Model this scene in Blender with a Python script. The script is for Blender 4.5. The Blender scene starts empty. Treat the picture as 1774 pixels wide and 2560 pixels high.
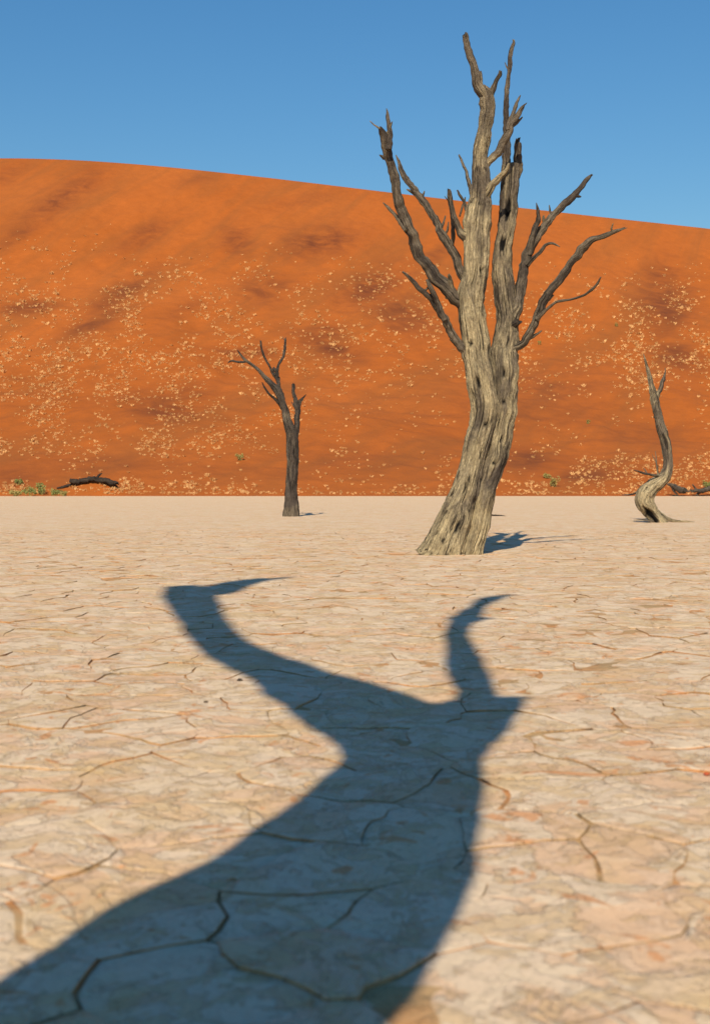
import bpy, math, random
from mathutils import Vector, Matrix, noise
rnd = random.Random(7)
R = math.radians
sc = bpy.context.scene
C = sc.collection

# ---------------------------------------------------------------- camera
W, H, F = 1774.0, 2560.0, 3000.0          # photograph size and focal length in its pixels
CAM_H, HOR = 1.0, 1222.0                  # camera height (m), image row of the horizon
PITCH = math.atan((H / 2 - HOR) / F)
cd = bpy.data.cameras.new('camera'); cam = bpy.data.objects.new('camera', cd); C.objects.link(cam)
cam.location = (0, 0, CAM_H); cam.rotation_euler = (math.pi / 2 - PITCH, 0, 0)
cd.sensor_fit = 'VERTICAL'; cd.sensor_height = 36.0; cd.lens = 36.0 * F / H
cd.clip_start = 0.05; cd.clip_end = 6000
cd.dof.use_dof = True; cd.dof.focus_distance = 18.4; cd.dof.aperture_fstop = 3.4
sc.camera = cam

# ---------------------------------------------------------------- sky, sun, exposure
SUN_EL, SUN_AZ = R(40.0), R(9.0)          # shadows run away from the camera, 9 degrees to the right
w = bpy.data.worlds.new('World'); sc.world = w; w.use_nodes = True
nt = w.node_tree; nt.nodes.clear()
sky = nt.nodes.new('ShaderNodeTexSky'); sky.sky_type = 'NISHITA'; sky.sun_disc = False
sky.sun_elevation = SUN_EL; sky.sun_rotation = math.pi + SUN_AZ
sky.altitude = 0; sky.air_density = 1.8; sky.dust_density = 0.0; sky.ozone_density = 10.0
bg = nt.nodes.new('ShaderNodeBackground'); bg.inputs[1].default_value = 0.091
wo = nt.nodes.new('ShaderNodeOutputWorld')
hs = nt.nodes.new('ShaderNodeHueSaturation'); hs.inputs['Saturation'].default_value = 1.15      # polarised desert sky
nt.links.new(sky.outputs[0], hs.inputs['Color']); nt.links.new(hs.outputs[0], bg.inputs[0]); nt.links.new(bg.outputs[0], wo.inputs[0])
sd = bpy.data.lights.new('sun', 'SUN'); sun = bpy.data.objects.new('sun', sd); C.objects.link(sun)
sd.energy = 5.0; sd.angle = R(0.5); sd.color = (1.0, 0.91, 0.72)
SUN = Vector((-math.sin(SUN_AZ) * math.cos(SUN_EL), -math.cos(SUN_AZ) * math.cos(SUN_EL), math.sin(SUN_EL)))
sun.rotation_euler = SUN.to_track_quat('Z', 'Y').to_euler(); sun.location = SUN * 60
vs = sc.view_settings
vs.view_transform = 'Standard'; vs.look = 'None'; vs.gamma = 1.0; vs.use_curve_mapping = False; vs.exposure = 0.18

# ---------------------------------------------------------------- pixel helpers
FWD = Vector((0, math.cos(PITCH), -math.sin(PITCH))); UP = Vector((0, math.sin(PITCH), math.cos(PITCH)))
def ray(px, py):
    return FWD + Vector((1, 0, 0)) * ((px - W / 2) / F) + UP * ((H / 2 - py) / F)
def at(px, py, Y):
    d = ray(px, py); return Vector((0, 0, CAM_H)) + d * (Y / d.y)
def ground(px, py):
    d = ray(px, py); return Vector((0, 0, CAM_H)) + d * (-CAM_H / d.z)
def N(x, y=0.0, z=0.0):
    return noise.noise(Vector((x, y, z)))
def ss(a, b, x):
    t = min(1, max(0, (x - a) / (b - a))); return t * t * (3 - 2 * t)

# ---------------------------------------------------------------- object helpers
def tag(o, label=None, cat=None, group=None, kind=None):
    if label: o['label'] = label
    if cat: o['category'] = cat
    if group: o['group'] = group
    if kind: o['kind'] = kind
    return o
def empty(name, loc):
    o = bpy.data.objects.new(name, None); C.objects.link(o); o.location = loc; o.empty_display_size = 0.3
    return o
def mesh(name, verts, faces, mat, smooth=True, attrs=None):
    me = bpy.data.meshes.new(name); me.from_pydata(verts, [], faces)
    if smooth: me.polygons.foreach_set('use_smooth', [True] * len(me.polygons))
    for an, (ty, vals) in (attrs or {}).items():
        a = me.attributes.new(an, ty, 'POINT')
        if ty == 'FLOAT': a.data.foreach_set('value', vals)
        else: a.data.foreach_set('vector', [c for v in vals for c in v])
    me.materials.append(mat); me.update()
    return me
def obj(name, me, parent=None):
    o = bpy.data.objects.new(name, me); C.objects.link(o)
    if parent: o.parent = parent
    return o

# ---------------------------------------------------------------- materials
def newmat(name):
    m = bpy.data.materials.new(name); m.use_nodes = True
    t = m.node_tree; t.nodes.clear()
    out = t.nodes.new('ShaderNodeOutputMaterial'); b = t.nodes.new('ShaderNodeBsdfPrincipled')
    t.links.new(b.outputs[0], out.inputs[0]); b.inputs['Roughness'].default_value = 0.9
    b.inputs['Specular IOR Level'].default_value = 0.15
    return m, t, b
def node(t, ty, **kw):
    n = t.nodes.new(ty)
    for k, v in kw.items():
        if k.startswith('i_'):
            n.inputs[k[2:].replace('_', ' ')].default_value = v
        else: setattr(n, k, v)
    return n
def noise_n(t, vec, scale, detail=4.0, rough=0.55, dist=0.0, mul=None):
    if mul is not None:
        mp = t.nodes.new('ShaderNodeMapping'); mp.inputs['Scale'].default_value = mul
        t.links.new(vec, mp.inputs[0]); vec = mp.outputs[0]
    n = t.nodes.new('ShaderNodeTexNoise'); n.inputs['Scale'].default_value = scale; n.inputs['Detail'].default_value = detail
    n.inputs['Roughness'].default_value = rough; n.inputs['Distortion'].default_value = dist
    t.links.new(vec, n.inputs['Vector']); return n.outputs['Fac']
def ramp(t, fac, stops):
    r = t.nodes.new('ShaderNodeValToRGB'); e = r.color_ramp.elements
    while len(e) < len(stops): e.new(0.5)
    for k, (p, c) in enumerate(stops):
        e[k].position = p; e[k].color = (c, c, c, 1) if not isinstance(c, tuple) else (*c, 1)
    t.links.new(fac, r.inputs[0]); return r.outputs[0]
def mix(t, fac, a, b, mode='MIX'):
    m = t.nodes.new('ShaderNodeMix'); m.data_type = 'RGBA'; m.blend_type = mode
    for sck, v in ((0, fac), (6, a), (7, b)):
        if isinstance(v, (int, float)): m.inputs[sck].default_value = v
        elif isinstance(v, tuple): m.inputs[sck].default_value = (*v, 1)
        else: t.links.new(v, m.inputs[sck])
    return m.outputs[2]
def math_n(t, op, a, b=None):
    m = t.nodes.new('ShaderNodeMath'); m.operation = op
    for k, v in ((0, a), (1, b)):
        if v is None: continue
        if isinstance(v, (int, float)): m.inputs[k].default_value = v
        else: t.links.new(v, m.inputs[k])
    return m.outputs[0]
def bump(t, b, h, dist, strength=1.0):
    n = t.nodes.new('ShaderNodeBump'); n.inputs['Distance'].default_value = dist; n.inputs['Strength'].default_value = strength
    t.links.new(h, n.inputs['Height']); t.links.new(n.outputs[0], b.inputs['Normal'])
def attr(t, name):
    a = t.nodes.new('ShaderNodeAttribute'); a.attribute_name = name; return a
def pos(t):
    return t.nodes.new('ShaderNodeNewGeometry').outputs['Position']

def clay_material():
    m, t, b = newmat('dry_clay'); p = pos(t)
    big = noise_n(t, p, 0.55, 4, 0.6)
    col = ramp(t, big, [(0.30, (0.58, 0.365, 0.19)), (0.48, (0.68, 0.43, 0.26)), (0.62, (0.69, 0.465, 0.29)), (0.8, (0.63, 0.40, 0.21))])
    # peeling layers of the crust: crisp-edged flakes in three heights
    l1 = ramp(t, noise_n(t, p, 2.3, 7, 0.66, 0.9), [(0.470, 0.0), (0.492, 1.0)])
    l2 = ramp(t, noise_n(t, p, 5.2, 7, 0.68, 1.1), [(0.520, 0.0), (0.545, 1.0)])
    l3 = ramp(t, noise_n(t, p, 11.0, 6, 0.66, 0.7), [(0.50, 0.0), (0.54, 1.0)])
    col = mix(t, math_n(t, 'MULTIPLY', l1, 0.75), col, (0.70, 0.54, 0.37))                   # pale upper crust
    col = mix(t, math_n(t, 'MULTIPLY', l2, 0.50), col, (0.58, 0.37, 0.175))                   # ochre under-layer
    col = mix(t, math_n(t, 'MULTIPLY', l3, 0.30), col, (0.73, 0.52, 0.36))
    och = noise_n(t, p, 1.4, 6, 0.7, 0.9)
    col = mix(t, ramp(t, och, [(0.50, 0.0), (0.66, 0.55)]), col, (0.64, 0.42, 0.19))           # ochre dust
    # blown orange sand caught in pockets
    mp = t.nodes.new('ShaderNodeMapping'); mp.inputs['Location'].default_value = (13.7, 4.2, 0); t.links.new(p, mp.inputs[0])
    st = noise_n(t, mp.outputs[0], 4.6, 4, 0.62, 1.4)
    col = mix(t, ramp(t, st, [(0.610, 0.0), (0.655, 0.8)]), col, (0.62, 0.275, 0.11))
    fine = noise_n(t, p, 60, 4, 0.7)
    col = mix(t, 0.55, col, ramp(t, fine, [(0.3, 0.86), (0.7, 1.12)]), 'MULTIPLY')
    a = attr(t, 'sand')
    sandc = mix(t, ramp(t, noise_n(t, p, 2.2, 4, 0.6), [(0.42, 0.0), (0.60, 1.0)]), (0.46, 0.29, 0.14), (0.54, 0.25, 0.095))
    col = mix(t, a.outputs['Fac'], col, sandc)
    t.links.new(col, b.inputs['Base Color'])
    hh = math_n(t, 'ADD', math_n(t, 'MULTIPLY', l1, 0.5), math_n(t, 'MULTIPLY', l2, 0.35))
    hh = math_n(t, 'ADD', hh, math_n(t, 'MULTIPLY', l3, 0.2))
    hh = math_n(t, 'ADD', hh, noise_n(t, p, 7.0, 8, 0.7, 0.6))
    hh = math_n(t, 'ADD', hh, math_n(t, 'MULTIPLY', noise_n(t, p, 45, 5, 0.7), 0.35))
    bump(t, b, hh, 0.016, 0.8)
    return m
def dune_material():
    m, t, b = newmat('orange_dune_sand'); p = pos(t)
    big = noise_n(t, p, 0.02, 4, 0.55)
    col = ramp(t, big, [(0.35, (0.345, 0.086, 0.012)), (0.65, (0.375, 0.098, 0.016))])
    fine = noise_n(t, p, 0.35, 5, 0.65)
    col = mix(t, 0.45, col, ramp(t, fine, [(0.3, 0.78), (0.7, 1.14)]), 'MULTIPLY')
    mp = t.nodes.new('ShaderNodeMapping'); mp.vector_type = 'TEXTURE'; mp.inputs['Rotation'].default_value = (0, 0, R(66)); mp.inputs['Scale'].default_value = (60, 9, 60); t.links.new(p, mp.inputs[0])
    col = mix(t, ramp(t, noise_n(t, mp.outputs[0], 1.0, 6, 0.62, 0.5), [(0.44, 0.0), (0.66, 0.55)]), col, (0.235, 0.075, 0.017))     # browner wind streaks
    dark_k = math_n(t, 'MULTIPLY', attr(t, 'dark_patch').outputs['Fac'], ramp(t, noise_n(t, p, 0.16, 5, 0.65, 0.8), [(0.32, 0.25), (0.62, 1.0)]))
    col = mix(t, dark_k, col, (0.13, 0.034, 0.012))                                                  # darker red-brown patches on the slope
    t.links.new(col, b.inputs['Base Color'])
    bump(t, b, noise_n(t, p, 0.5, 6, 0.65), 0.5, 0.5)
    return m
def wood_material(name, dark, mid_, pale, palebias=0.0):
    m, t, b = newmat(name); g = attr(t, 'grain').outputs['Vector']
    fib = noise_n(t, g, 36, 7, 0.7, 0.5, (1, 1, 0.075))
    lump = noise_n(t, g, 3.0, 5, 0.6, 0.5, (1, 1, 0.32))
    pa = math_n(t, 'ADD', math_n(t, 'ADD', lump, palebias), math_n(t, 'MULTIPLY', attr(t, 'pale').outputs['Fac'], 0.45))
    col = mix(t, ramp(t, pa, [(0.44, 0.0), (0.66, 1.0)]), mid_, pale)
    patch = noise_n(t, g, 5.5, 5, 0.65, 0.8, (1, 1, 0.22))
    pk = math_n(t, 'SUBTRACT', 1.0, math_n(t, 'MULTIPLY', attr(t, 'pale').outputs['Fac'], 0.75))
    col = mix(t, math_n(t, 'MULTIPLY', ramp(t, patch, [(0.47, 0.0), (0.61, 0.9)]), pk), col, dark)
    col = mix(t, 0.9, col, ramp(t, fib, [(0.30, 0.32), (0.48, 0.85), (0.7, 1.35)]), 'MULTIPLY')
    crack = noise_n(t, g, 30, 4, 0.6, 0.3, (1, 1, 0.04))
    col = mix(t, ramp(t, crack, [(0.34, 0.9), (0.42, 0.0)]), col, (0.025, 0.018, 0.013))
    col = mix(t, 0.8, col, ramp(t, noise_n(t, g, 60, 5, 0.7, 0.5, (1, 1, 0.30)), [(0.34, 0.45), (0.5, 0.95), (0.66, 1.4)]), 'MULTIPLY')
    col = mix(t, attr(t, 'hollow_dark').outputs['Fac'], col, (0.012, 0.010, 0.009))                    # near-black tone inside hollows and broken ends
    t.links.new(col, b.inputs['Base Color'])
    hh = math_n(t, 'ADD', fib, math_n(t, 'MULTIPLY', ramp(t, crack, [(0.33, 0.0), (0.43, 1.0)]), 0.8))
    flk = noise_n(t, g, 55, 5, 0.7, 0.6, (1, 1, 0.35))
    hh = math_n(t, 'ADD', hh, math_n(t, 'MULTIPLY', flk, 0.7))
    bump(t, b, hh, 0.045, 0.95)
    return m
def leaf_material(name, c1, c2, sc_=1.7):
    m, t, b = newmat(name); p = pos(t)
    t.links.new(ramp(t, noise_n(t, p, sc_, 3, 0.6), [(0.35, c1), (0.65, c2)]), b.inputs['Base Color'])
    return m
M_CLAY = clay_material(); M_DUNE = dune_material()
M_WOOD = wood_material('weathered_grey_wood', (0.085, 0.064, 0.050), (0.185, 0.142, 0.100), (0.48, 0.37, 0.215))
M_WOOD2 = wood_material('dark_weathered_wood', (0.045, 0.034, 0.028), (0.095, 0.072, 0.056), (0.20, 0.155, 0.108), -0.03)
M_LOG = wood_material('blackened_wood', (0.03, 0.022, 0.018), (0.05, 0.036, 0.028), (0.10, 0.07, 0.05), -0.05)
M_TUFT = leaf_material('dry_straw_grass', (0.52, 0.25, 0.085), (0.80, 0.47, 0.20), 0.6)
M_BUSH = leaf_material('green_shrub_leaves', (0.17, 0.19, 0.05), (0.31, 0.30, 0.10))
M_BUSH2 = leaf_material('olive_shrub_leaves', (0.30, 0.24, 0.07), (0.42, 0.33, 0.12))
M_STONE = leaf_material('dark_stone', (0.05, 0.035, 0.025), (0.10, 0.07, 0.045), 20)

# ---------------------------------------------------------------- clay pan (one sheet to the horizon)
def relief(x, y):
    return 0.010 * N(x * 0.5, y * 0.5, 3.1) + 0.005 * N(x * 1.7, y * 1.7, 8.2)
def axis(lim, first, grow):
    v = [0.0]; s = first
    while v[-1] < lim: v.append(v[-1] + s); s *= grow
    return v
ypos = [-1.0 + 0.14 * k for k in range(236)]; s = 0.15
while ypos[-1] < 2500: ypos.append(ypos[-1] + s); s *= 1.07
yneg = [-1.0 - v for v in axis(300, 0.3, 1.3)[1:]][::-1]
ys = yneg + ypos
xp = [0.14 * k for k in range(60)]; s = 0.15
while xp[-1] < 2500: xp.append(xp[-1] + s); s *= 1.10
xs = [-v for v in xp[:0:-1]] + xp
V, A = [], []
for y in ys:
    for x in xs:
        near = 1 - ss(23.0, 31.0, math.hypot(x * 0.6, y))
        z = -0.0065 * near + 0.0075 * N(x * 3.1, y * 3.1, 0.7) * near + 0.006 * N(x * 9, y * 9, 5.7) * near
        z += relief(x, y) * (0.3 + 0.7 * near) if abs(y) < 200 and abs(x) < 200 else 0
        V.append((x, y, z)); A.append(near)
nx = len(xs)
Fc = [(j * nx + i, j * nx + i + 1, (j + 1) * nx + i + 1, (j + 1) * nx + i) for j in range(len(ys) - 1) for i in range(nx - 1)]
pan = obj('clay_pan', mesh('clay_pan', V, Fc, M_CLAY, True, {'sand': ('FLOAT', A)}))
tag(pan, 'flat pale clay pan, cracked into plates, reaching the foot of the dune', 'clay pan', kind='structure')

# ---------------------------------------------------------------- cracked mud plates
SP = 0.40
def seed_pt(i, j):
    r = random.Random(i * 7919 + j * 104729 + 11)
    return ((i + 0.5 * (j % 2) + r.uniform(-0.40, 0.40)) * SP, (j + r.uniform(-0.40, 0.40)) * SP)
_sc = {}
def seed(i, j):
    k = (i, j)
    if k not in _sc: _sc[k] = seed_pt(i, j)
    return _sc[k]
def gap(a, b):
    r = random.Random((a[0] + b[0]) * 31337 + (a[1] + b[1]) * 4241 + 5)
    u = r.random()
    return 0.0008 + 0.0085 * u ** 4
def plate(i, j):
    cx, cy = seed(i, j); poly = [(cx - 1, cy - 1), (cx + 1, cy - 1), (cx + 1, cy + 1), (cx - 1, cy + 1)]
    for dj in range(-2, 3):
        for di in range(-2, 3):
            if not di and not dj: continue
            q = seed(i + di, j + dj); dx, dy = q[0] - cx, q[1] - cy; L = math.hypot(dx, dy)
            if L > 1.0: continue
            ux, uy = dx / L, dy / L; lim = L / 2 - gap((i, j), (i + di, j + dj))
            out = []
            for k in range(len(poly)):
                p, r = poly[k], poly[(k + 1) % len(poly)]
                dp = (p[0] - cx) * ux + (p[1] - cy) * uy - lim; dr = (r[0] - cx) * ux + (r[1] - cy) * uy - lim
                if dp <= 0: out.append(p)
                if (dp < 0 < dr) or (dr < 0 < dp):
                    f = dp / (dp - dr); out.append((p[0] + f * (r[0] - p[0]), p[1] + f * (r[1] - p[1])))
            poly = out
            if len(poly) < 3: return None
    return cx, cy, poly
def plate_mesh(cx, cy, poly, step, rr):
    pts = []
    for k in range(len(poly)):
        p, q = poly[k], poly[(k + 1) % len(poly)]
        n = max(1, int(math.hypot(q[0] - p[0], q[1] - p[1]) / step + 0.5))
        for s in range(n): pts.append((p[0] + (q[0] - p[0]) * s / n, p[1] + (q[1] - p[1]) * s / n))
    wp = []
    for x, y in pts:
        v = Vector((N(x * 4, y * 4, 1.3), N(x * 4, y * 4, 41.3), 0)) * 0.075 + Vector((N(x * 17, y * 17, 6.1), N(x * 17, y * 17, 56.1), 0)) * 0.020
        wp.append((x + v.x, y + v.y))
    n = len(wp); mx = sum(p[0] for p in wp) / n; my = sum(p[1] for p in wp) / n
    tx, ty, tz = rr.gauss(0, 0.008), rr.gauss(0, 0.008), rr.gauss(0, 0.0022)
    curl = rr.uniform(-0.002, 0.003)
    top = lambda x, y: relief(x, y) + tz + tx * (x - mx) + ty * (y - my) + 0.004 * N(x * 7, y * 7, 2.2)
    vs_, rings = [], []
    for sc_, dz, abs_ in ((1.0, -0.05, True), (1.0, -0.0015, False), (1.0, -0.0015, False), (0.978, -0.0005 + curl * 0.6, False), (0.84, curl * 0.6, False), (0.45, 0, False)):
        rings.append(len(vs_))
        for x, y in wp:
            X, Y = mx + (x - mx) * sc_, my + (y - my) * sc_
            vs_.append((X, Y, dz if abs_ else top(X, Y) + dz + 0.003 * N(X * 30, Y * 30, 4)))
    vs_.append((mx, my, top(mx, my)))
    fs = []
    for a, b_ in list(zip(rings, rings[1:]))[:1] + list(zip(rings, rings[1:]))[2:]:
        for k in range(n): fs.append((a + k, a + (k + 1) % n, b_ + (k + 1) % n, b_ + k))
    for k in range(n): fs.append((rings[-1] + k, rings[-1] + (k + 1) % n, len(vs_) - 1))
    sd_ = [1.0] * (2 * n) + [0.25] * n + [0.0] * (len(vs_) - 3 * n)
    return vs_, fs, sd_
cells = []
for j in range(int(0.6 / SP), int(30.5 / SP)):
    y = j * SP; xl = 0.44 * y + 2.2
    for i in range(int(-xl / SP) - 1, int(xl / SP) + 2):
        r = plate(i, j)
        if r: cells.append(r)
inview = lambda c: 1.95 < c[1] and abs(c[0]) < 0.296 * c[1] + 0.12
cells.sort(key=lambda c: (not inview(c), c[1]))
SV, SF, SS = [], [], []
for k, (cx, cy, poly) in enumerate(cells):
    rr = random.Random(k + 99); single = k < 300 and inview((cx, cy))
    v, f, sa_ = plate_mesh(cx, cy, poly, 0.075 if cy < 8 else (0.11 if cy < 16 else 0.2), rr)
    if single: obj('mud_plate', mesh('mud_plate', v, f, M_CLAY, True, {'sand': ('FLOAT', sa_)}), pan)
    else:
        o = len(SV); SV += v; SS += sa_; SF += [tuple(q + o for q in g) for g in f]
tag(obj('mud_plates', mesh('mud_plates', SV, SF, M_CLAY, True, {'sand': ('FLOAT', SS)}), pan), kind='stuff')

# ---------------------------------------------------------------- dune
YB, YC = 165.0, 410.0
CREST = [(-900, 430), (-400, 405), (0, 400), (111, 400), (333, 413), (589, 439), (778, 461), (956, 483), (1289, 522), (1556, 552), (1774, 575), (2300, 640), (3200, 720)]
CX = [((px - W / 2) / F * YC, (HOR - py) / F * YC + CAM_H) for px, py in CREST]
def crest(x):
    if x <= CX[0][0]: return CX[0][1]
    for (x0, h0), (x1, h1) in zip(CX, CX[1:]):
        if x <= x1: return h0 + (h1 - h0) * (x - x0) / (x1 - x0)
    return CX[-1][1]
def dune_z(x, y):
    xr = x * YC / max(y, 60) if y > 0 else x                       # crest line is laid out across the dune's width
    xr = 0.5 * xr + 0.5 * x if y > YC else xr
    h = sum(crest(xr + o) for o in (-14, -7, 0, 7, 14)) / 5
    yb = YB + 1.6 * N(x * 0.03, 4.4) + 0.7 * N(x * 0.13, 1.4)
    t = (y - yb) / (YC - yb)
    if t <= 0: return -0.02 + t * 40
    if t <= 1:
        s = t - 0.165 * math.sin(math.pi * t)
        env = ss(0.03, 0.25, t) * (1 - ss(0.82, 1.0, t))
        u = x * 0.8 + y * 0.5
        z = h * s + env * (3.0 * N(x * 0.016, y * 0.016, 2.0) + 1.8 * N(u * 0.05, (y * 0.8 - x * 0.5) * 0.018, 7.7) + 0.6 * N(x * 0.14, y * 0.14, 5.0))
        z += 0.35 * ss(0.0, 0.06, t) * (1 - ss(0.85, 1, t)) * N(x * 0.35, y * 0.25, 9.0)
    else:
        z = h - (y - YC) * 0.42 * ss(0, 0.25, t - 1)
    z += 1.75 * math.exp(-((x + 36.6) / 3.3) ** 2 - ((y - 168.3) / 2.2) ** 2)     # sand mound under the fallen tree
    z += 0.7 * math.exp(-((x + 46.0) / 5.0) ** 2 - ((y - 167.8) / 1.8) ** 2)
    return z
def dune_hit(px, py):
    d = ray(px, py); o = Vector((0, 0, CAM_H)); y = 158.0
    while y < 420:
        p = o + d * (y / d.y)
        if p.z <= dune_z(p.x, p.y):
            lo, hi = y - 4.0, y
            for _ in range(7):
                m_ = (lo + hi) / 2; p = o + d * (m_ / d.y)
                if p.z <= dune_z(p.x, p.y): hi = m_
                else: lo = m_
            return o + d * (hi / d.y)
        y += 4.0
    return None
DARK_PATCHES = [(150, 500, 110, 26, 35, .7), (50, 585, 60, 18, 30, .55), (360, 590, 60, 22, 30, .65), (590, 600, 30, 34, 75, .7), (800, 605, 75, 30, 8, .95), (300, 735, 90, 20, 32, .7),  # darker patches of the slope: position, size, angle, strength
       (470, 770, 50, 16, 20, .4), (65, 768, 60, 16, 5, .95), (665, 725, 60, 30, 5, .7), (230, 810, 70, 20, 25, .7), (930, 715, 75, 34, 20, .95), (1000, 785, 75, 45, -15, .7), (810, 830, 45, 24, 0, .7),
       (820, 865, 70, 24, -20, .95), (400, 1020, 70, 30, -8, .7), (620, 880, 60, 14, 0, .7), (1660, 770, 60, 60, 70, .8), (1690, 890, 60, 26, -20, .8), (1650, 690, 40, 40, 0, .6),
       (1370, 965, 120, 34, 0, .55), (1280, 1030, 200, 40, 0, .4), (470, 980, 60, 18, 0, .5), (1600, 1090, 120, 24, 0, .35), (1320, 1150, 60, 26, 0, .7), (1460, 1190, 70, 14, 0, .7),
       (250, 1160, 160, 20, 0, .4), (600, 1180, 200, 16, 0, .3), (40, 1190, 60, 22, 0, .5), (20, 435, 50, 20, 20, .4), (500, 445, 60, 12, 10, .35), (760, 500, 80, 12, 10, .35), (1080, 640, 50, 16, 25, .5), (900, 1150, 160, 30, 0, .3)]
def proj(x, y, z):
    v = Vector((x, y, z - CAM_H)); k = v.dot(FWD)
    return W / 2 + F * v.x / k, H / 2 - F * v.dot(UP) / k
dx_ = [-160 + 0.8 * k for k in range(401)]
s = 1.0
while dx_[-1] < 900: dx_.append(dx_[-1] + s); dx_.insert(0, dx_[0] - s); s *= 1.12
dy_ = [158 + 0.35 * k for k in range(50)]
while dy_[-1] < 400: dy_.append(dy_[-1] + 1.25)
dy_ += [403, 406, 408, 409, YC, 411, 412.5, 415, 420, 430, 445, 470, 510, 560, 620, 700]
V, A = [], []
mc = []
for (px, py, sx, sy, an, st) in DARK_PATCHES:
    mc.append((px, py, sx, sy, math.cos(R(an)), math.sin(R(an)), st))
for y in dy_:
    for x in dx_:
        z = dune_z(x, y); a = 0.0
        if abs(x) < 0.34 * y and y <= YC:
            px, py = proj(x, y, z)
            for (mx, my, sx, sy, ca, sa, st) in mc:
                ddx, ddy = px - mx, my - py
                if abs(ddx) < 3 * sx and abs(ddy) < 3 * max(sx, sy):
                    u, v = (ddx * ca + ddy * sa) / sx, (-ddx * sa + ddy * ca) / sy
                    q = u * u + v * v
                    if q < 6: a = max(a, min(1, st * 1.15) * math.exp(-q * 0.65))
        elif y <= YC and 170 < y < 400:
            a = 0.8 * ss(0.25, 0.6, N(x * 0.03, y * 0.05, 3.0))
        V.append((x, y, z)); A.append(a)
nx = len(dx_)
Fc = [(j * nx + i, j * nx + i + 1, (j + 1) * nx + i + 1, (j + 1) * nx + i) for j in range(len(dy_) - 1) for i in range(nx - 1)]
dune = obj('dune', mesh('dune', V, Fc, M_DUNE, True, {'dark_patch': ('FLOAT', A)}))
tag(dune, 'tall orange sand dune rising behind the clay pan', 'dune', kind='structure')

# ---------------------------------------------------------------- dry grass tufts on the dune
def tuft_geo(r_, n):
    v, f = [], []
    for k in range(n):
        a = r_.uniform(0, 2 * math.pi); tilt = r_.uniform(0.05, 0.85); l = r_.uniform(0.6, 1.0) * 0.60
        b0 = Vector((math.cos(a), math.sin(a), 0)) * r_.uniform(0, 0.14)
        d = Vector((math.cos(a) * math.sin(tilt), math.sin(a) * math.sin(tilt), math.cos(tilt)))
        sa_ = r_.uniform(0, 6.28); sd_ = Vector((math.cos(sa_), math.sin(sa_), 0)) * 0.06
        m_ = b0 + d * l * 0.55; tip = b0 + d * l + Vector((d.x, d.y, -0.25)) * 0.10 * l
        o = len(v); v += [tuple(b0 - sd_ * 0.7), tuple(b0 + sd_ * 0.7), tuple(m_ + sd_), tuple(m_ - sd_), tuple(tip)]
        f += [(o, o + 1, o + 2, o + 3), (o + 3, o + 2, o + 4)]
    return v, f
tgeo = [tuft_geo(random.Random(50 + k), 18) for k in range(6)]
tmesh = [mesh('grass_tuft', v, f, M_TUFT, False) for v, f in tgeo]
tr = random.Random(21); spots = []
def tuft_density(px, py):
    if py > 1236: return 0
    top = 560 + 0.04 * px + 40 * N(px * 0.006, 3.3)
    g = ss(top, top + 130, py)
    c = N(px * 0.011, py * 0.014, 4.0) + 0.5 * N(px * 0.03, py * 0.035, 9.0)
    left = 1 - ss(350, 1000, px)
    band = 1 - 0.75 * ss(930, 1010, py) * (1 - ss(1100, 1150, py)) * ss(620, 1000, px)
    band *= 1 - 0.8 * ss(1120, 1150, py) * (1 - ss(1195, 1215, py)) * (1 - ss(1000, 1200, px))
    low = 0.42 + 0.58 * ss(650, 950, py) * left
    right = 0.5 * ss(1350, 1600, px) * ss(700, 820, py) * (1 - ss(960, 1020, py)) + 0.5 * ss(1250, 1420, px) * ss(1100, 1150, py)
    return min(1, g * band * (low + right) * ss(-0.35, 0.45, c))
tries = 0
while len(spots) < 9500 and tries < 120000:
    tries += 1
    px, py = tr.uniform(-160, 1934), tr.uniform(540, 1238)
    if tr.random() > tuft_density(px, py) * (0.9 if py < 1190 else 1.0): continue
    p = dune_hit(px, py)
    if p is None: continue
    spots.append((p.x, p.y, (0.36 + 0.85 * tr.random() ** 2) * (1.0 if tr.random() > 0.1 else 1.35) * (0.8 + 0.5 * ss(200, 330, p.y)), 0 < px < W))
for e in range(420):                                             # fringe of grass along the foot of the dune
    px = tr.uniform(-160, 1934); p = dune_hit(px, 1237.5 - 5 * tr.random() ** 2)
    if p is not None: spots.append((p.x, p.y + tr.uniform(0, 1.5), tr.uniform(0.3, 0.6), 0 < px < W))
spots.sort(key=lambda s_: (not s_[3], -s_[2] / s_[1]))
SV, SF = [], []
for k, (x, y, s_, vis) in enumerate(spots):
    z = dune_z(x, y) - 0.03; g = k % 6; a = tr.uniform(0, 6.28)
    if k < 300:
        o = obj('grass_tuft', tmesh[g]); o.location = (x, y, z); o.scale = (s_, s_, s_); o.rotation_euler = (0, 0, a)
        tag(o, 'pale dry straw tuft of grass growing on the orange dune', 'grass tuft', 'dry grass tufts on the dune')
    else:
        o = len(SV); ca, sa = math.cos(a) * s_, math.sin(a) * s_
        SV += [(x + vx * ca - vy * sa, y + vx * sa + vy * ca, z + vz * s_) for vx, vy, vz in tgeo[g][0]]
        SF += [tuple(q + o for q in f_) for f_ in tgeo[g][1]]
tag(obj('grass_tufts', mesh('grass_tufts', SV, SF, M_TUFT, False)), 'many small pale grass tufts scattered over the orange dune', 'grass', kind='stuff')

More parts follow.
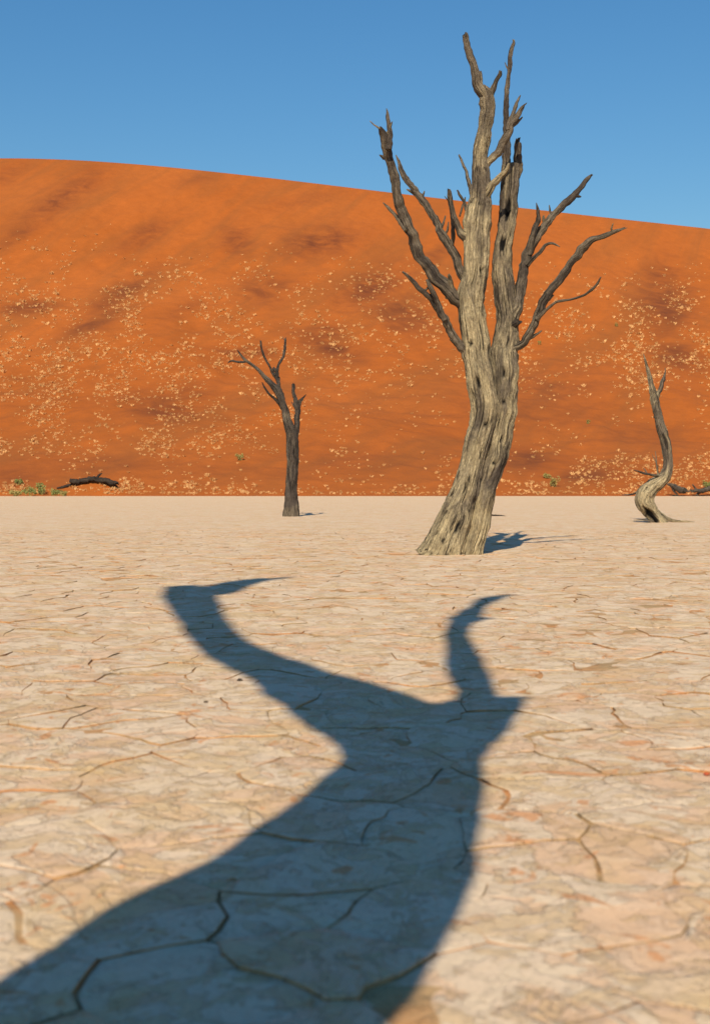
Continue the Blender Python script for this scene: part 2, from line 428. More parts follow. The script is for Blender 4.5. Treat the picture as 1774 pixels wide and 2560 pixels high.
# ---------------------------------------------------------------- limbs: swept, furrowed, tapering wood
def spline(pts, step):
    """pts: (Vector, radius); Catmull-Rom, resampled"""
    out = []
    n = len(pts)
    for k in range(n - 1):
        p0, p1, p2, p3 = pts[max(0, k - 1)], pts[k], pts[k + 1], pts[min(n - 1, k + 2)]
        L = (p2[0] - p1[0]).length; m_ = max(2, int(L / step(p1[1]) + 0.5))
        for s in range(m_):
            t = s / m_; t2, t3 = t * t, t * t * t
            c = (p1[0] * 2 + (p2[0] - p0[0]) * t + (p0[0] * 2 - p1[0] * 5 + p2[0] * 4 - p3[0]) * t2 + (p1[0] * 3 - p0[0] - p2[0] * 3 + p3[0]) * t3) * 0.5
            r_ = p1[1] + (p2[1] - p1[1]) * (t2 * (3 - 2 * t))
            out.append((c, r_))
    out.append(pts[-1]); return out
def limb(name, pts, parent, mat, origin, seed_=0, segs=None, broken=False, flare=0.0, pale=None, cav=(), rough=1.0, res=1.0, wobble=0.35):
    rr = random.Random(seed_ * 77 + 5); off = rr.uniform(-50, 50)
    sp = spline(pts, lambda r_: max(0.020, min(0.05, 0.30 * r_)) * res)
    rmax = max(r_ for _, r_ in sp)
    ns = segs or max(10, min(56, int(rmax / 0.010)))
    # frames
    T = []
    for k in range(len(sp)):
        a, b_ = sp[max(0, k - 1)][0], sp[min(len(sp) - 1, k + 1)][0]
        T.append((b_ - a).normalized())
    U = T[0].cross(Vector((0, -1, 0.01))).normalized(); fr = []
    for t_ in T:
        U = (U - t_ * U.dot(t_)).normalized(); fr.append((U, t_.cross(U)))
    V, G, P, CH, Fs = [], [], [], [], []
    s_ = 0.0; tot = sum((sp[k + 1][0] - sp[k][0]).length for k in range(len(sp) - 1))
    for k, (c, r_) in enumerate(sp):
        if k: s_ += (c - sp[k - 1][0]).length
        e1, e2 = fr[k]; u_ = s_ / tot
        rk = r_ * (1 + min(0.12, 0.012 / (r_ + 0.01)) * rough * (N(s_ * 5.0, off, 2.0) + 0.7 * N(s_ * 14.0, off, 4.0))) * (1 + flare * math.exp(-s_ / (1.3 * pts[0][1] + 1e-6)))
        wob = Vector((N(s_ * 1.9 / (rmax * 4 + .2), off, 1), N(s_ * 1.9 / (rmax * 4 + .2), off, 7), N(s_ * 1.9 / (rmax * 4 + .2), off, 13))) * (wobble * r_ * rough * min(1, s_ / (rmax * 2)))
        fz = 5.5 / (rmax * 4 + .2)
        wob += Vector((N(s_ * fz, off, 21), N(s_ * fz, off, 27), N(s_ * fz, off, 33))) * (wobble * 0.75 * r_ * rough * min(1, s_ / (rmax * 2)))
        for q in range(ns):
            th = 2 * math.pi * q / ns; ct, st = math.cos(th), math.sin(th)
            kk = 1.7 + 1.2 * rmax / 0.3
            d = 0.13 * N(ct * 1.1 + off, st * 1.1, s_ * 0.9) + 0.10 * N(ct * kk + off, st * kk, s_ * (0.9 / (rmax + 0.15)))
            rg = 1 - abs(N(ct * kk * 2.0 + off, st * kk * 2.0, s_ * (0.45 / (rmax + 0.12)))) * 2
            d += -0.15 * max(0, rg - 0.35) * 1.5 + min(0.09, 0.010 / (r_ + 0.01)) * (N(ct * 2.6 + off, st * 2.6, s_ * 11) + 0.6 * N(ct * 5 + off, st * 5, s_ * 22))
            d += min(0.55, 0.022 / (r_ + 0.01)) * max(0, N(ct * 1.3 + off, st * 1.3, s_ * 3.2 + off) - 0.30) * 1.8
            d *= rough; ch = 0.0
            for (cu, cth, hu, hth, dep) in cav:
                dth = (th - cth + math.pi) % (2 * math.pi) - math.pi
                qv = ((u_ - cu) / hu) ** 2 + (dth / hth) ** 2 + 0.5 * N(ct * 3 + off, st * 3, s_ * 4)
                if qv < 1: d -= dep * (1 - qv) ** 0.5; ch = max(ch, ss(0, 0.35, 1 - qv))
            v = c + wob + (e1 * ct + e2 * st) * rk * (1 + d)
            if broken and u_ > 0.80 and s_ > tot - rmax * 4:
                jag = max(0, N(ct * 1.8 + off, st * 1.8, 3.3) + 0.15) * 2.2 * r_ * ss(tot - rmax * 2.5, tot, s_)
                v = v + T[k] * (jag - 0.5 * r_ * ss(tot - rmax * 2.5, tot, s_))
            V.append(tuple(v - origin)); G.append((ct * r_ + off, st * r_ + off * 0.7, s_)); CH.append(ch)
            P.append(pale(v) if pale else 0.0)
    for k in range(len(sp) - 1):
        for q in range(ns):
            Fs.append((k * ns + q, k * ns + (q + 1) % ns, (k + 1) * ns + (q + 1) % ns, (k + 1) * ns + q))
    for base, cc, tt, rv in ((0, sp[0], -T[0], True), ((len(sp) - 1) * ns, sp[-1], T[-1], False)):
        m_ = len(V); dz = -0.6 if (broken and not rv) else 0.25
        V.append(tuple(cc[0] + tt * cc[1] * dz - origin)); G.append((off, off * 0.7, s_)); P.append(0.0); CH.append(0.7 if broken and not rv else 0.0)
        for q in range(ns):
            a, b_ = base + q, base + (q + 1) % ns
            Fs.append((b_, a, m_) if rv else (a, b_, m_))
    me = mesh(name, V, Fs, mat, True, {'grain': ('FLOAT_VECTOR', G), 'pale': ('FLOAT', P), 'hollow_dark': ('FLOAT', CH)})
    return obj(name, me, parent)

class Tree:
    """limbs traced as (x, y, width) in a zoomed crop of the photograph, standing at depth Y"""
    def __init__(s, name, base_px, mat, label, group=None, cat='tree'):
        s.base = ground(*base_px); s.Y = s.base.y; s.mat = mat; s.n = 0
        s.root = empty(name, s.base); tag(s.root, label, cat, group)
    def limb(s, name, z, pts, depth=(0.0, 0.0), parent=None, **kw):
        """z = (x0, y0, scale) of the crop; depth = offset in metres at root and tip"""
        x0, y0, k = z; P = []; n = len(pts)
        for i, (x, y, w_) in enumerate(pts):
            Y = s.Y + depth[0] + (depth[1] - depth[0]) * i / max(1, n - 1)
            P.append((at(x0 + k * x, y0 + k * y, Y), max(0.004, 0.5 * w_ * k / F * Y)))
        s.n += 1
        if name == 'branch': parent = s.root
        m_ = kw.pop('mat', s.mat)
        if name in ('branch', 'twig') and 'pale' not in kw:      # bark-brown limbs that grow out of the paler trunk wood
            p0 = P[0][0]; kw['pale'] = (lambda v: 0.15 - 0.75 * ss(0.12, 0.6, (v - p0).length)) if name == 'branch' else (lambda v: -0.6)
        o = limb(name, P, parent or s.root, m_, s.base, seed_=s.n + int(s.Y * 10), **kw)
        L = sum((P[i + 1][0] - P[i][0]).length for i in range(n - 1)); q = random.Random(s.n * 13 + 1)
        if name == 'branch' and L > 0.7:                     # snapped-off side twigs
            for e in range(int(L / 0.55)):
                i = q.randrange(1, n - 1); f = q.random(); c = P[i][0].lerp(P[i + 1][0], f); r_ = P[i][1] * (1 - f) + P[i + 1][1] * f
                t_ = (P[i + 1][0] - P[i][0]).normalized()
                d = (t_ * q.uniform(0.3, 1.0) + Vector((q.choice((-1, 1)) * q.uniform(0.5, 1), q.uniform(-0.7, 0.3), q.uniform(-0.2, 0.6)))).normalized()
                l = r_ * q.uniform(1.5, 2.6) + q.uniform(0.0, 0.10); rs = max(0.010, r_ * q.uniform(0.22, 0.42))
                limb('stub', [(c, rs * 1.5), (c + d * l * 0.5, rs * 1.1), (c + d * l * 0.8 + t_ * l * 0.1, rs * 0.8), (c + d * l + t_ * l * 0.2, rs * 0.5)], o, m_, s.base, seed_=s.n * 50 + e, segs=8, broken=True)
        return o

# ---------------------------------------------------------------- the big two-stemmed tree
Z1 = (900, 50, 700 / 1596); Z2 = (950, 650, 600 / 1596); ZS = (0, 0, 1.0)
T = Tree('dead_tree', (1128, 1385), M_WOOD, 'tallest dead tree, two stems fused into one thick leaning trunk, branches on both sides', 'dead trees on the clay pan')
def pale_main(v): return 1.0 * (1 - ss(0.0, 0.95, v.z)) + 0.38 * ss(1.6, 2.6, v.z) * (1 - ss(4.8, 5.8, v.z))
stemA = T.limb('trunk', ZS, [(1098, 1400, 132), (1105, 1383, 118), (1134, 1308, 95), (1160, 1233, 78), (1183, 1158, 66), (1195, 1101, 68), (1207, 1026, 70), (1200, 951, 76),
        (1193, 894, 74), (1188, 861, 72), (1182, 800, 70), (1178, 744, 68), (1188, 688, 62), (1190, 620, 62), (1192, 576, 64), (1196, 532, 62), (1200, 489, 52), (1202, 445, 46), (1199, 401, 38),
        (1206, 357, 38), (1212, 313, 37), (1218, 269, 39), (1211, 236, 42), (1203, 225, 38)], (0.0, -0.15), pale=pale_main, segs=84, broken=True, wobble=0.12,
        cav=((0.30, 4.9, 0.006, 0.16, 0.3), (0.385, 4.4, 0.010, 0.10, 0.3), (0.47, 4.2, 0.005, 0.18, 0.35), (0.235, 5.1, 0.012, 0.09, 0.3), (0.62, 5.1, 0.008, 0.14, 0.3), (0.16, 4.5, 0.016, 0.08, 0.25), (0.08, 4.9, 0.020, 0.06, 0.25)))
stemB = T.limb('trunk', ZS, [(1157, 1400, 84), (1162, 1383, 80), (1186, 1308, 72), (1203, 1233, 72), (1226, 1158, 74), (1239, 1101, 74), (1253, 1026, 76), (1257, 951, 80), (1257, 894, 78),
        (1261, 861, 68), (1268, 800, 54), (1262, 744, 52), (1257, 699, 54), (1255, 664, 50), (1256, 620, 46), (1263, 576, 46), (1267, 532, 46), (1273, 489, 46), (1276, 445, 46), (1277, 415, 44)],
        (0.02, 0.35), pale=lambda v: 0.9 * (1 - ss(0.2, 1.2, v.z)) + 0.25 * ss(1.2, 1.8, v.z) * (1 - ss(2.6, 3.4, v.z)), segs=76, wobble=0.12, cav=((0.885, 4.6, 0.032, 0.38, 0.40), (0.795, 4.5, 0.018, 0.45, 0.35), (0.40, 4.7, 0.006, 0.15, 0.3), (0.31, 5.0, 0.008, 0.12, 0.3), (0.47, 4.6, 0.012, 0.08, 0.3), (0.25, 4.8, 0.007, 0.14, 0.3)))
dp = (0.35, 0.45)
T.limb('branch', Z1, [(830, 900, 55), (833, 800, 52), (832, 700, 50), (830, 600, 40), (830, 500, 32), (836, 400, 30), (847, 300, 24), (856, 200, 28), (872, 140, 20), (878, 122, 6)], dp, stemB)
T.limb('branch', Z1, [(885, 900, 52), (893, 820, 48), (896, 760, 46), (897, 705, 44), (902, 690, 36)], (0.38, 0.30), stemB, broken=True)
# upper prongs of the left stem
T.limb('branch', Z1, [(712, 440, 62), (690, 400, 62), (662, 345, 56), (642, 260, 48), (620, 170, 46), (598, 95, 40), (590, 78, 34)], (-0.15, -0.3), stemA, broken=True)
T.limb('branch', Z1, [(735, 440, 50), (752, 400, 36), (772, 345, 26), (790, 310, 26), (795, 288, 18)], (-0.12, -0.2), stemA, broken=True)
bB = T.limb('branch', Z1, [(690, 870, 50), (720, 825, 44), (765, 765, 48), (812, 700, 50), (845, 640, 52), (868, 590, 42), (900, 545, 36), (920, 505, 24), (936, 480, 6)], (-0.10, -0.35), stemA, flare=0.2)
T.limb('twig', Z1, [(842, 630, 34), (856, 570, 26), (882, 500, 22), (900, 455, 16), (912, 428, 5)], (-0.25, -0.2), bB)
T.limb('branch', Z1, [(700, 1010, 60), (735, 965, 52), (772, 915, 42), (805, 880, 34), (835, 852, 26), (848, 815, 12)], (-0.12, -0.45), stemA, broken=True, flare=0.2, pale=lambda v: 0.8)
T.limb('twig', Z1, [(650, 1010, 30), (628, 960, 26), (612, 900, 22), (598, 850, 18), (578, 805, 16), (563, 768, 10)], (0.0, 0.35), stemA)
st = T.limb('branch', Z1, [(640, 1270, 70), (590, 1230, 58), (552, 1170, 42), (530, 1100, 36), (518, 1040, 30), (508, 990, 26), (502, 968, 18)], (-0.05, -0.25), stemA, broken=True, flare=0.2)
T.limb('twig', Z1, [(620, 1130, 26), (605, 1080, 24), (592, 1040, 20), (570, 1005, 18), (552, 970, 10)], (-0.1, 0.1), stemA)
T.limb('twig', Z1, [(566, 1120, 10), (578, 1075, 13), (592, 1035, 12), (598, 1010, 7)], (0.0, 0.0), stemA)
# left limbs
L1 = T.limb('branch', Z1, [(645, 1680, 80), (595, 1608, 92), (525, 1550, 84), (440, 1485, 80), (362, 1380, 76), (312, 1255, 72), (266, 1150, 66), (228, 1050, 60), (204, 950, 54), (181, 850, 50), (160, 755, 52), (140, 690, 56), (124, 645, 44), (108, 612, 26)],
        (0.02, -0.75), stemA, broken=True)
T.limb('twig', Z1, [(160, 740, 36), (168, 680, 34), (168, 620, 30), (158, 560, 22), (149, 505, 5)], (-0.70, -0.6), L1)
T.limb('twig', Z1, [(262, 1200, 34), (238, 1165, 28), (208, 1120, 24), (170, 1080, 20), (130, 1042, 7)], (-0.40, -0.2), L1)
T.limb('twig', Z1, [(135, 790, 20), (122, 778, 16), (110, 770, 6)], (-0.70, -0.8), L1)
L2 = T.limb('branch', Z1, [(650, 1580, 50), (605, 1500, 54), (562, 1400, 52), (520, 1310, 52), (472, 1230, 50), (430, 1140, 46), (372, 1060, 44), (312, 982, 40), (268, 912, 38), (232, 850, 32), (222, 815, 20), (204, 770, 6)], (0.1, 0.7), stemA, flare=0.15)
T.limb('twig', Z1, [(512, 1300, 26), (528, 1250, 26), (530, 1190, 24), (526, 1130, 22), (520, 1090, 10)], (0.25, 0.1), L2)
T.limb('twig', Z1, [(320, 1000, 22), (292, 978, 18), (264, 965, 8)], (0.55, 0.5), L2)
L3 = T.limb('branch', Z2, [(625, 720, 60), (580, 650, 66), (540, 590, 64), (495, 520, 60), (450, 440, 58), (400, 350, 56), (350, 270, 50), (318, 235, 42), (258, 185, 32), (205, 130, 28), (148, 78, 12)], (-0.05, -0.5), stemA, flare=0.1)
T.limb('twig', Z2, [(430, 400, 44), (392, 310, 40), (360, 240, 38), (335, 190, 34), (310, 130, 20)], (-0.35, -0.5), L3)
# right limbs
R1 = T.limb('branch', Z1, [(860, 1700, 70), (885, 1650, 66), (905, 1580, 66), (930, 1450, 60), (958, 1335, 60), (1000, 1240, 56), (1060, 1160, 50), (1120, 1090, 46), (1180, 1030, 42), (1240, 970, 36), (1288, 912, 28), (1318, 880, 8)], (0.15, 0.5), stemB, flare=0.15)
T.limb('twig', Z1, [(960, 1340, 36), (972, 1270, 38), (990, 1200, 34), (1014, 1145, 28), (1012, 1095, 22), (1002, 1042, 5)], (0.25, 0.1), R1)
T.limb('twig', Z1, [(950, 1400, 26), (985, 1362, 24), (1025, 1325, 22), (1058, 1284, 19), (1098, 1274, 15), (1137, 1293, 5)], (0.2, 0.0), R1)
T.limb('twig', Z1, [(1210, 1000, 24), (1240, 1005, 18), (1258, 1008, 6)], (0.42, 0.4), R1)
R2 = T.limb('branch', Z2, [(850, 610, 80), (905, 572, 62), (958, 540, 58), (1002, 470, 60), (1042, 380, 64), (1078, 290, 66), (1132, 200, 66), (1200, 108, 60), (1262, 20, 56), (1320, -60, 60), (1390, -115, 56), (1470, -155, 40), (1550, -185, 26), (1640, -214, 5)], (0.15, -0.5), stemB, flare=0.1)
T.limb('twig', Z2, [(1040, 395, 40), (1075, 355, 28), (1120, 318, 22), (1170, 278, 17), (1250, 264, 16), (1340, 240, 17), (1400, 200, 20), (1440, 160, 16), (1466, 112, 8)], (-0.1, -0.6), R2)
T.limb('knot', Z2, [(880, 430, 60), (905, 415, 56), (925, 405, 40)], (0.1, 0.05), stemB, broken=True, mat=M_WOOD2)

# ---------------------------------------------------------------- the slim forked tree
Z3 = (550, 820, 300 / 1382)
T = Tree('dead_tree', (727, 1291), M_WOOD2, 'slim upright dead tree forked near its top into thin branches, one hooked', 'dead trees on the clay pan')
tk = T.limb('trunk', Z3, [(815, 2200, 215), (815, 2150, 195), (818, 2000, 172), (826, 1800, 152), (834, 1600, 142), (834, 1400, 142), (828, 1250, 146), (800, 1150, 118), (770, 1060, 96), (752, 950, 88), (722, 870, 84), (688, 780, 84), (640, 700, 76), (560, 615, 62),
        (500, 550, 46), (440, 482, 40), (362, 420, 36), (290, 368, 34), (240, 310, 24), (200, 252, 8)], (0, -0.5), pale=lambda v: 0.8 * (1 - ss(0, 0.5, v.z)), segs=36, wobble=0.10)
T.limb('branch', Z3, [(310, 385, 30), (270, 392, 28), (215, 390, 27), (130, 380, 25), (88, 406, 8)], (-0.4, -0.6), tk)
T.limb('branch', Z3, [(858, 1320, 70), (876, 1200, 72), (884, 1060, 68), (888, 960, 72), (884, 880, 70), (864, 800, 46), (848, 720, 42), (842, 650, 36)], (0.0, 0.3), tk, broken=True)
T.limb('branch', Z3, [(890, 930, 50), (918, 860, 50), (940, 825, 40), (962, 798, 24), (992, 764, 8)], (0.25, 0.1), tk)
u = T.limb('branch', Z3, [(735, 900, 60), (712, 780, 54), (676, 670, 50), (656, 570, 50), (652, 500, 46), (666, 450, 34), (690, 405, 30), (722, 345, 30), (744, 250, 34), (750, 150, 26), (755, 108, 8)], (-0.1, 0.4), tk)
T.limb('twig', Z3, [(656, 590, 40), (612, 525, 40), (576, 450, 28), (528, 370, 26), (496, 300, 26), (476, 225, 26), (468, 145, 22)], (0.1, -0.2), u, broken=True)
T.limb('twig', Z3, [(640, 500, 34), (622, 470, 32), (615, 452, 22)], (0.1, 0.1), u, broken=True)
T.limb('branch', Z3, [(735, 935, 56), (672, 860, 46), (600, 790, 34), (545, 735, 24), (505, 670, 18), (484, 622, 8)], (-0.1, -0.4), tk)

# ---------------------------------------------------------------- the crooked tree
Z4 = (1524, 860, 250 / 1199)
T = Tree('dead_tree', (1650, 1306), M_WOOD, 'crooked dead tree with S-bent hollow trunk and a thin two-pronged top', 'dead trees on the clay pan')
tk = T.limb('trunk', Z4, [(600, 2190, 190), (575, 2130, 180), (530, 2060, 175), (470, 1980, 205), (424, 1890, 245), (442, 1800, 225), (510, 1715, 188), (600, 1640, 165), (672, 1555, 135), (694, 1450, 115), (688, 1330, 112), (674, 1210, 122), (640, 1080, 120), (596, 950, 110),
        (566, 820, 105), (543, 700, 108), (518, 590, 90), (486, 450, 64), (458, 335, 46), (430, 230, 30), (398, 118, 8)], (0, -0.2), segs=44, pale=lambda v: 0.55 * (1 - ss(0.6, 2.0, v.z)),
        wobble=0.1, cav=((0.075, 4.05, 0.065, 0.75, 0.45),))
T.limb('branch', Z4, [(545, 680, 70), (572, 605, 58), (600, 530, 52), (630, 440, 48), (652, 365, 28), (666, 322, 7)], (-0.1, 0.2), tk)
b = T.limb('branch', Z4, [(620, 1590, 50), (560, 1580, 34), (505, 1570, 30), (400, 1550, 26), (330, 1526, 20), (285, 1512, 8)], (-0.1, -0.5), tk)
T.limb('twig', Z4, [(440, 1556, 18), (425, 1520, 15), (400, 1485, 7)], (-0.3, -0.3), b)
b = T.limb('branch', Z4, [(590, 1600, 34), (568, 1530, 24), (556, 1460, 20), (540, 1400, 15), (502, 1325, 6)], (-0.1, -0.2), tk)
T.limb('twig', Z4, [(556, 1450, 16), (552, 1370, 13), (542, 1285, 6)], (-0.15, 0.0), b)
T.limb('branch', Z4, [(500, 1700, 60), (440, 1700, 34), (372, 1735, 26), (304, 1788, 24), (225, 1806, 20), (138, 1812, 8)], (0.1, 1.5), tk)
T.limb('root', Z4, [(545, 2040, 110), (620, 2070, 84), (700, 2105, 50), (790, 2120, 34), (900, 2128, 20), (1010, 2136, 10)], (0.0, 0.3), tk, pale=lambda v: 0.8)
T.limb('root', Z4, [(520, 2130, 40), (440, 2116, 22), (350, 2108, 16), (280, 2112, 6)], (-0.1, 0.1), tk)
T.limb('root', Z4, [(580, 2165, 50), (480, 2152, 26), (380, 2156, 20), (270, 2166, 6)], (-0.3, -0.5), tk)

# ---------------------------------------------------------------- the tree behind, known by its shadow on the pan
TB_S = -0.75                                              # its foot, metres along the shadow direction from the camera
DH = Vector((math.sin(SUN_AZ), math.cos(SUN_AZ), 0)); DL = Vector((math.cos(SUN_AZ), -math.sin(SUN_AZ), 0))
KF = W / 1596.0
def sun_uv(p):
    g = ground(p[0] * KF, p[1] * KF); return g.dot(DL), g.dot(DH) - TB_S
root_u = -0.95
root = empty('dead_tree', DH * TB_S + DL * root_u)
tag(root, 'dead forked tree whose long dark shadow stretches across the clay pan', 'tree', 'dead trees on the clay pan')
def shadow_limb(name, secs, parent, lean=0.0, head=(), fat=1.05, **kw):
    P = list(head)
    if name == 'branch': parent = root
    for k, (a, b_) in enumerate(secs):
        (u0, s0), (u1, s1) = sun_uv(a), sun_uv(b_)
        r_ = 0.5 * fat * math.hypot(u1 - u0, (s1 - s0) * math.sin(SUN_EL)); u_, s_ = (u0 + u1) / 2, (s0 + s1) / 2
        p = DH * TB_S + DL * u_ + Vector((0, 0, s_ * math.tan(SUN_EL)))
        p += SUN * (lean * k / max(1, len(secs) - 1))                      # leaning along the sun ray keeps its shadow
        P.append((p, max(0.01, r_)))
    return limb(name, P, parent, M_WOOD2, root.location, seed_=sum(map(ord, name)) % 50 + len(secs), res=1.4, rough=0.55, wobble=0.12, **kw)
B0 = root.location
hd = [(B0 + Vector((0, 0, -0.15)), 0.56), (B0 + Vector((0, 0, 0.2)), 0.48), (B0 + DL * 0.10 + Vector((0, 0, 1.3)), 0.43)]
trunk = shadow_limb('trunk', [((-90, 2303), (830, 2303)), ((130, 2150), (960, 2100)), ((330, 2030), (1010, 2030)), ((480, 1945), (1050, 1930)), ((600, 1865), (1070, 1850)), ((700, 1790), (1085, 1770)),
        ((775, 1710), (1085, 1700)), ((765, 1665), (1100, 1650)), ((735, 1640), (1095, 1625)), ((790, 1610), (1060, 1600))], root, head=hd, segs=40)
lb = shadow_limb('branch', [((800, 1700), (1020, 1640)), ((755, 1655), (930, 1578)), ((660, 1590), (800, 1530)), ((585, 1530), (720, 1500)), ((500, 1490), (640, 1475)), ((440, 1450), (560, 1445)), ((410, 1410), (510, 1400)),
        ((388, 1370), (490, 1358)), ((377, 1342), (466, 1330)), ((382, 1322), (440, 1314))], trunk, 0.8, segs=28, broken=True)
shadow_limb('twig', [((430, 1345), (420, 1320)), ((480, 1336), (478, 1322)), ((530, 1318), (528, 1308)), ((580, 1308), (578, 1302)), ((625, 1302), (624, 1299)), ((660, 1298), (660, 1297))], lb, 0.2, segs=16)
rb = shadow_limb('branch', [((985, 1690), (1085, 1680)), ((1018, 1605), (1115, 1600)), ((1024, 1555), (1114, 1550)), ((1010, 1500), (1090, 1510)), ((1000, 1460), (1070, 1460)), ((1003, 1430), (1050, 1425)), ((1015, 1405), (1057, 1400)),
        ((1035, 1385), (1074, 1378)), ((1060, 1360), (1088, 1364)), ((1095, 1342), (1110, 1349)), ((1130, 1337), (1133, 1340)), ((1162, 1335.5), (1162, 1337))], trunk, -0.6, segs=24)
shadow_limb('twig', [((1040, 1402), (1040, 1386)), ((1070, 1396), (1070, 1386)), ((1090, 1393), (1090, 1388)), ((1106, 1391), (1106, 1389.5))], rb, 0.1, segs=12)
shadow_limb('branch', [((960, 1590), (960, 1640)), ((1040, 1572), (1042, 1606)), ((1090, 1566), (1092, 1590)), ((1130, 1564), (1131, 1580)), ((1165, 1565), (1165, 1574)), ((1200, 1568), (1200, 1570))], trunk, fat=0.9, segs=20)
shadow_limb('branch', [((1030, 1640), (1070, 1690)), ((1068, 1606), (1100, 1652)), ((1100, 1585), (1122, 1620)), ((1128, 1574), (1143, 1600)), ((1160, 1569), (1166, 1580))], trunk, fat=0.9, segs=20)

# ---------------------------------------------------------------- fallen trees and wood at the edge of the pan, one shadow streak
def fallen(name, label, z, limbs, Y, mat, cat='log'):
    k = z[2]; P = []
    x, y, _ = limbs[0][0]; b0 = at(z[0] + k * x, z[1] + k * y, Y); rt = empty(name, b0); tag(rt, label, cat)
    par = rt
    for n, L in enumerate(limbs):
        pts = [(at(z[0] + k * a, z[1] + k * b_, Y + 0.2 * n), 0.5 * w_ * k / F * Y) for a, b_, w_ in L]
        o = limb('trunk' if n == 0 else 'branch', pts, par, mat, b0, seed_=400 + n + len(L), segs=16, broken=(n == 0), rough=1.3)
        if n == 0: par = o
    return rt
Z5 = (0, 1100, 500 / 1596); Z6 = (1274, 1100, 500 / 1596)
fallen('fallen_tree', 'blackened fallen tree lying on a low sand mound at the dune foot', Z5,
       [[(560, 322, 38), (620, 332, 44), (690, 318, 44), (750, 312, 40), (830, 322, 44), (890, 338, 46), (932, 352, 40)], [(768, 312, 22), (790, 285, 20), (816, 264, 9)],
        [(600, 345, 26), (555, 358, 20), (515, 372, 20), (455, 386, 14)], [(720, 330, 20), (780, 352, 16), (815, 352, 8)], [(900, 345, 20), (925, 370, 14), (940, 385, 6)]], 167.0, M_LOG, 'tree')
fallen('fallen_log', 'grey brown fallen log beside the crooked tree at the dune foot', Z6,
       [[(1255, 350, 16), (1290, 365, 34), (1330, 385, 52), (1370, 398, 56), (1400, 410, 40)], [(1290, 375, 20), (1310, 410, 18), (1335, 440, 14)], [(1380, 400, 18), (1420, 408, 16), (1450, 398, 10)]], 163.5, M_WOOD2)
fallen('fallen_log', 'long grey log with an upright stub lying next to the green shrub', Z6,
       [[(1440, 412, 16), (1490, 405, 34), (1550, 400, 42), (1620, 398, 46), (1700, 405, 40)], [(1490, 405, 16), (1470, 375, 14), (1452, 355, 8)], [(1520, 410, 22), (1500, 428, 22), (1480, 436, 14)]], 164.0, M_WOOD2)
fallen('shadow_streak', 'thin dark strip added as a shadow streak on the clay behind the tallest tree', Z2,
       [[(700, 1690, 12), (800, 1702, 10), (900, 1712, 9), (1000, 1712, 7), (1050, 1714, 4)]], 44.0, M_LOG, 'branch')  # dark strip standing in for a cast shadow on the clay

# ---------------------------------------------------------------- green shrubs at the dune foot
def shrub(label, px, py, wpx, hpx, mat, seed_, n=420, group='green shrubs at the dune foot'):
    r_ = random.Random(seed_); p = dune_hit(px, py + hpx * 0.5)
    if p is None: p = at(px, py + hpx * 0.5, 165.0)
    z0 = max(0.0, dune_z(p.x, p.y)); k = p.y / F; rt = empty('shrub', (p.x, p.y, z0)); tag(rt, label, 'shrub', group)
    wx, hz = wpx * k * 0.5, hpx * k; V, Fs = [], []
    cl = [(r_.uniform(-0.7, 0.7), r_.uniform(-0.6, 0.6), r_.uniform(0.25, 0.8), r_.uniform(0.25, 0.45)) for _ in range(9)]
    for q in range(n):
        c = r_.choice(cl); d = Vector((r_.gauss(0, 1), r_.gauss(0, 1), r_.gauss(0, 1))).normalized() * c[3] * r_.random() ** 0.4
        o_ = Vector(((c[0] + d.x) * wx, (c[1] + d.y) * wx, max(0.02, (c[2] + d.z) * hz)))
        a = Vector((r_.gauss(0, 1), r_.gauss(0, 1), r_.gauss(0, 1) + 0.6)).normalized(); b_ = a.cross(Vector((r_.gauss(0, 1), r_.gauss(0, 1), r_.gauss(0, 1)))).normalized()
        s_ = 0.10 + 0.05 * wx; i = len(V)
        V += [tuple(o_ - b_ * s_ * 0.35), tuple(o_ + a * s_ * 0.6 - b_ * 0.0 + b_ * s_ * 0.35), tuple(o_ + a * s_ * 1.5), tuple(o_ + a * s_ * 0.6 - b_ * s_ * 0.5)]
        Fs.append((i, i + 1, i + 2, i + 3))
    obj('foliage', mesh('foliage', V, Fs, mat, False), rt)
    V, Fs = [], []
    for q in range(7):
        c = cl[q]; tip = Vector((c[0] * wx, c[1] * wx, c[2] * hz)); b0 = Vector((c[0] * wx * 0.15, c[1] * wx * 0.15, -0.1)); i = len(V)
        for pt, rad in ((b0, 0.035), ((b0 + tip) / 2 + Vector((0, 0, 0.1 * hz)), 0.025), (tip, 0.01)):
            V += [(pt.x + rad, pt.y, pt.z), (pt.x - rad * 0.5, pt.y + rad * 0.8, pt.z), (pt.x - rad * 0.5, pt.y - rad * 0.8, pt.z)]
        for l in (0, 3):
            for e in range(3): Fs.append((i + l + e, i + l + (e + 1) % 3, i + l + 3 + (e + 1) % 3, i + l + 3 + e))
    obj('stem', mesh('stem', V, Fs, M_BUSH2, True), rt)
shrub('rounded olive green shrub, largest of the clump left of the fallen tree', 107, 1222, 32, 30, M_BUSH, 1)
shrub('bright green spreading shrub next to the rounded olive shrub', 74, 1234, 36, 24, M_BUSH, 2)
shrub('low yellow green shrub at the outer end of the clump', 40, 1240, 40, 13, M_BUSH2, 3)
shrub('greyish low shrub between the clump and the fallen tree', 140, 1237, 26, 17, M_BUSH, 4)
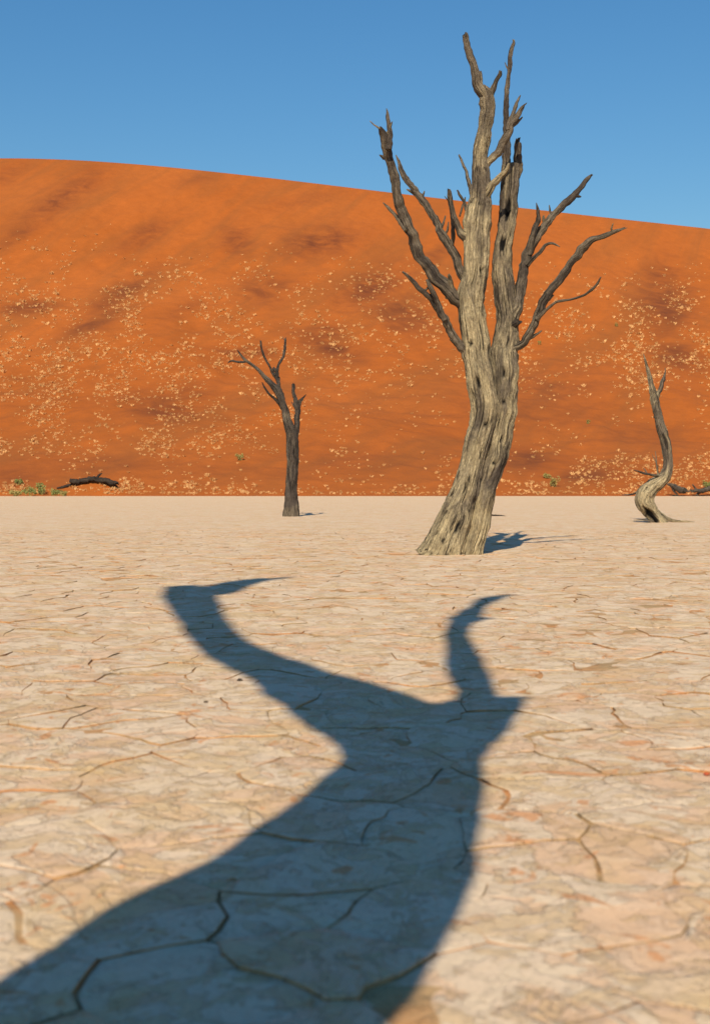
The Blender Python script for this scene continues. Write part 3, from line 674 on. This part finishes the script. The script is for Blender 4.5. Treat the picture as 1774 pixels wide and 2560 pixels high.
shrub('small yellowish shrub touching the fallen tree mound', 160, 1240, 18, 12, M_BUSH2, 5)
shrub('tiny green shrub alone on the slope above the shrub clump', 48, 1205, 22, 15, M_BUSH, 6)
shrub('yellow green shrub alone on the slope between the tallest and crooked trees', 1385, 1204, 26, 26, M_BUSH2, 7)
shrub('small drab shrub touching the lone yellow green shrub', 1368, 1190, 22, 12, M_BUSH2, 8)
shrub('dark green shrub behind the long grey log', 1768, 1214, 30, 24, M_BUSH, 9)
shrub('small olive shrub on the slope behind the slim forked tree', 599, 1143, 20, 16, M_BUSH2, 10)
for k, (px, py) in enumerate(((1470, 1055), (1540, 812), (1347, 857))):
    shrub('small dark bush dotting the open dune slope', px, py, 11, 9, M_BUSH, 20 + k, 120, 'dark bushes on the dune slope')

# ---------------------------------------------------------------- small loose things on the clay
def stone(label, px, py, r_, seed_, mat=M_STONE, flat=0.5, cat='stone'):
    p = ground(px, py); V, Fs = [], []; rr = random.Random(seed_)
    for i in range(7):
        a = math.pi * i / 6
        for j in range(10):
            b_ = 2 * math.pi * j / 10; d = Vector((math.sin(a) * math.cos(b_), math.sin(a) * math.sin(b_), math.cos(a)))
            q = r_ * (1 + 0.45 * N(d.x * 1.4 + seed_, d.y * 1.4, d.z * 1.4)); V.append((d.x * q, d.y * q * 0.8, d.z * q * flat))
    for i in range(6):
        for j in range(10): Fs.append((i * 10 + j, (i + 1) * 10 + j, (i + 1) * 10 + (j + 1) % 10, i * 10 + (j + 1) % 10))
    o = obj('stone', mesh('stone', V, Fs, mat, False)); o.location = (p.x, p.y, relief(p.x, p.y) + r_ * flat * 0.45); o.rotation_euler = (0, 0, rr.uniform(0, 6))
    tag(o, label, cat)
stone('small dark stone on the clay beside the long shadow of the unseen tree', 600, 1702, 0.02, 3)
stone('tiny dark pebble near the edge of the shadow, smaller than the dark stone', 515, 1757, 0.012, 5)
M_RED = leaf_material('red_sandstone', (0.38, 0.07, 0.03), (0.45, 0.10, 0.04), 20)
stone('flat red sandstone chip lying on the pale clay', 1765, 1937, 0.014, 8, M_RED, 0.3)
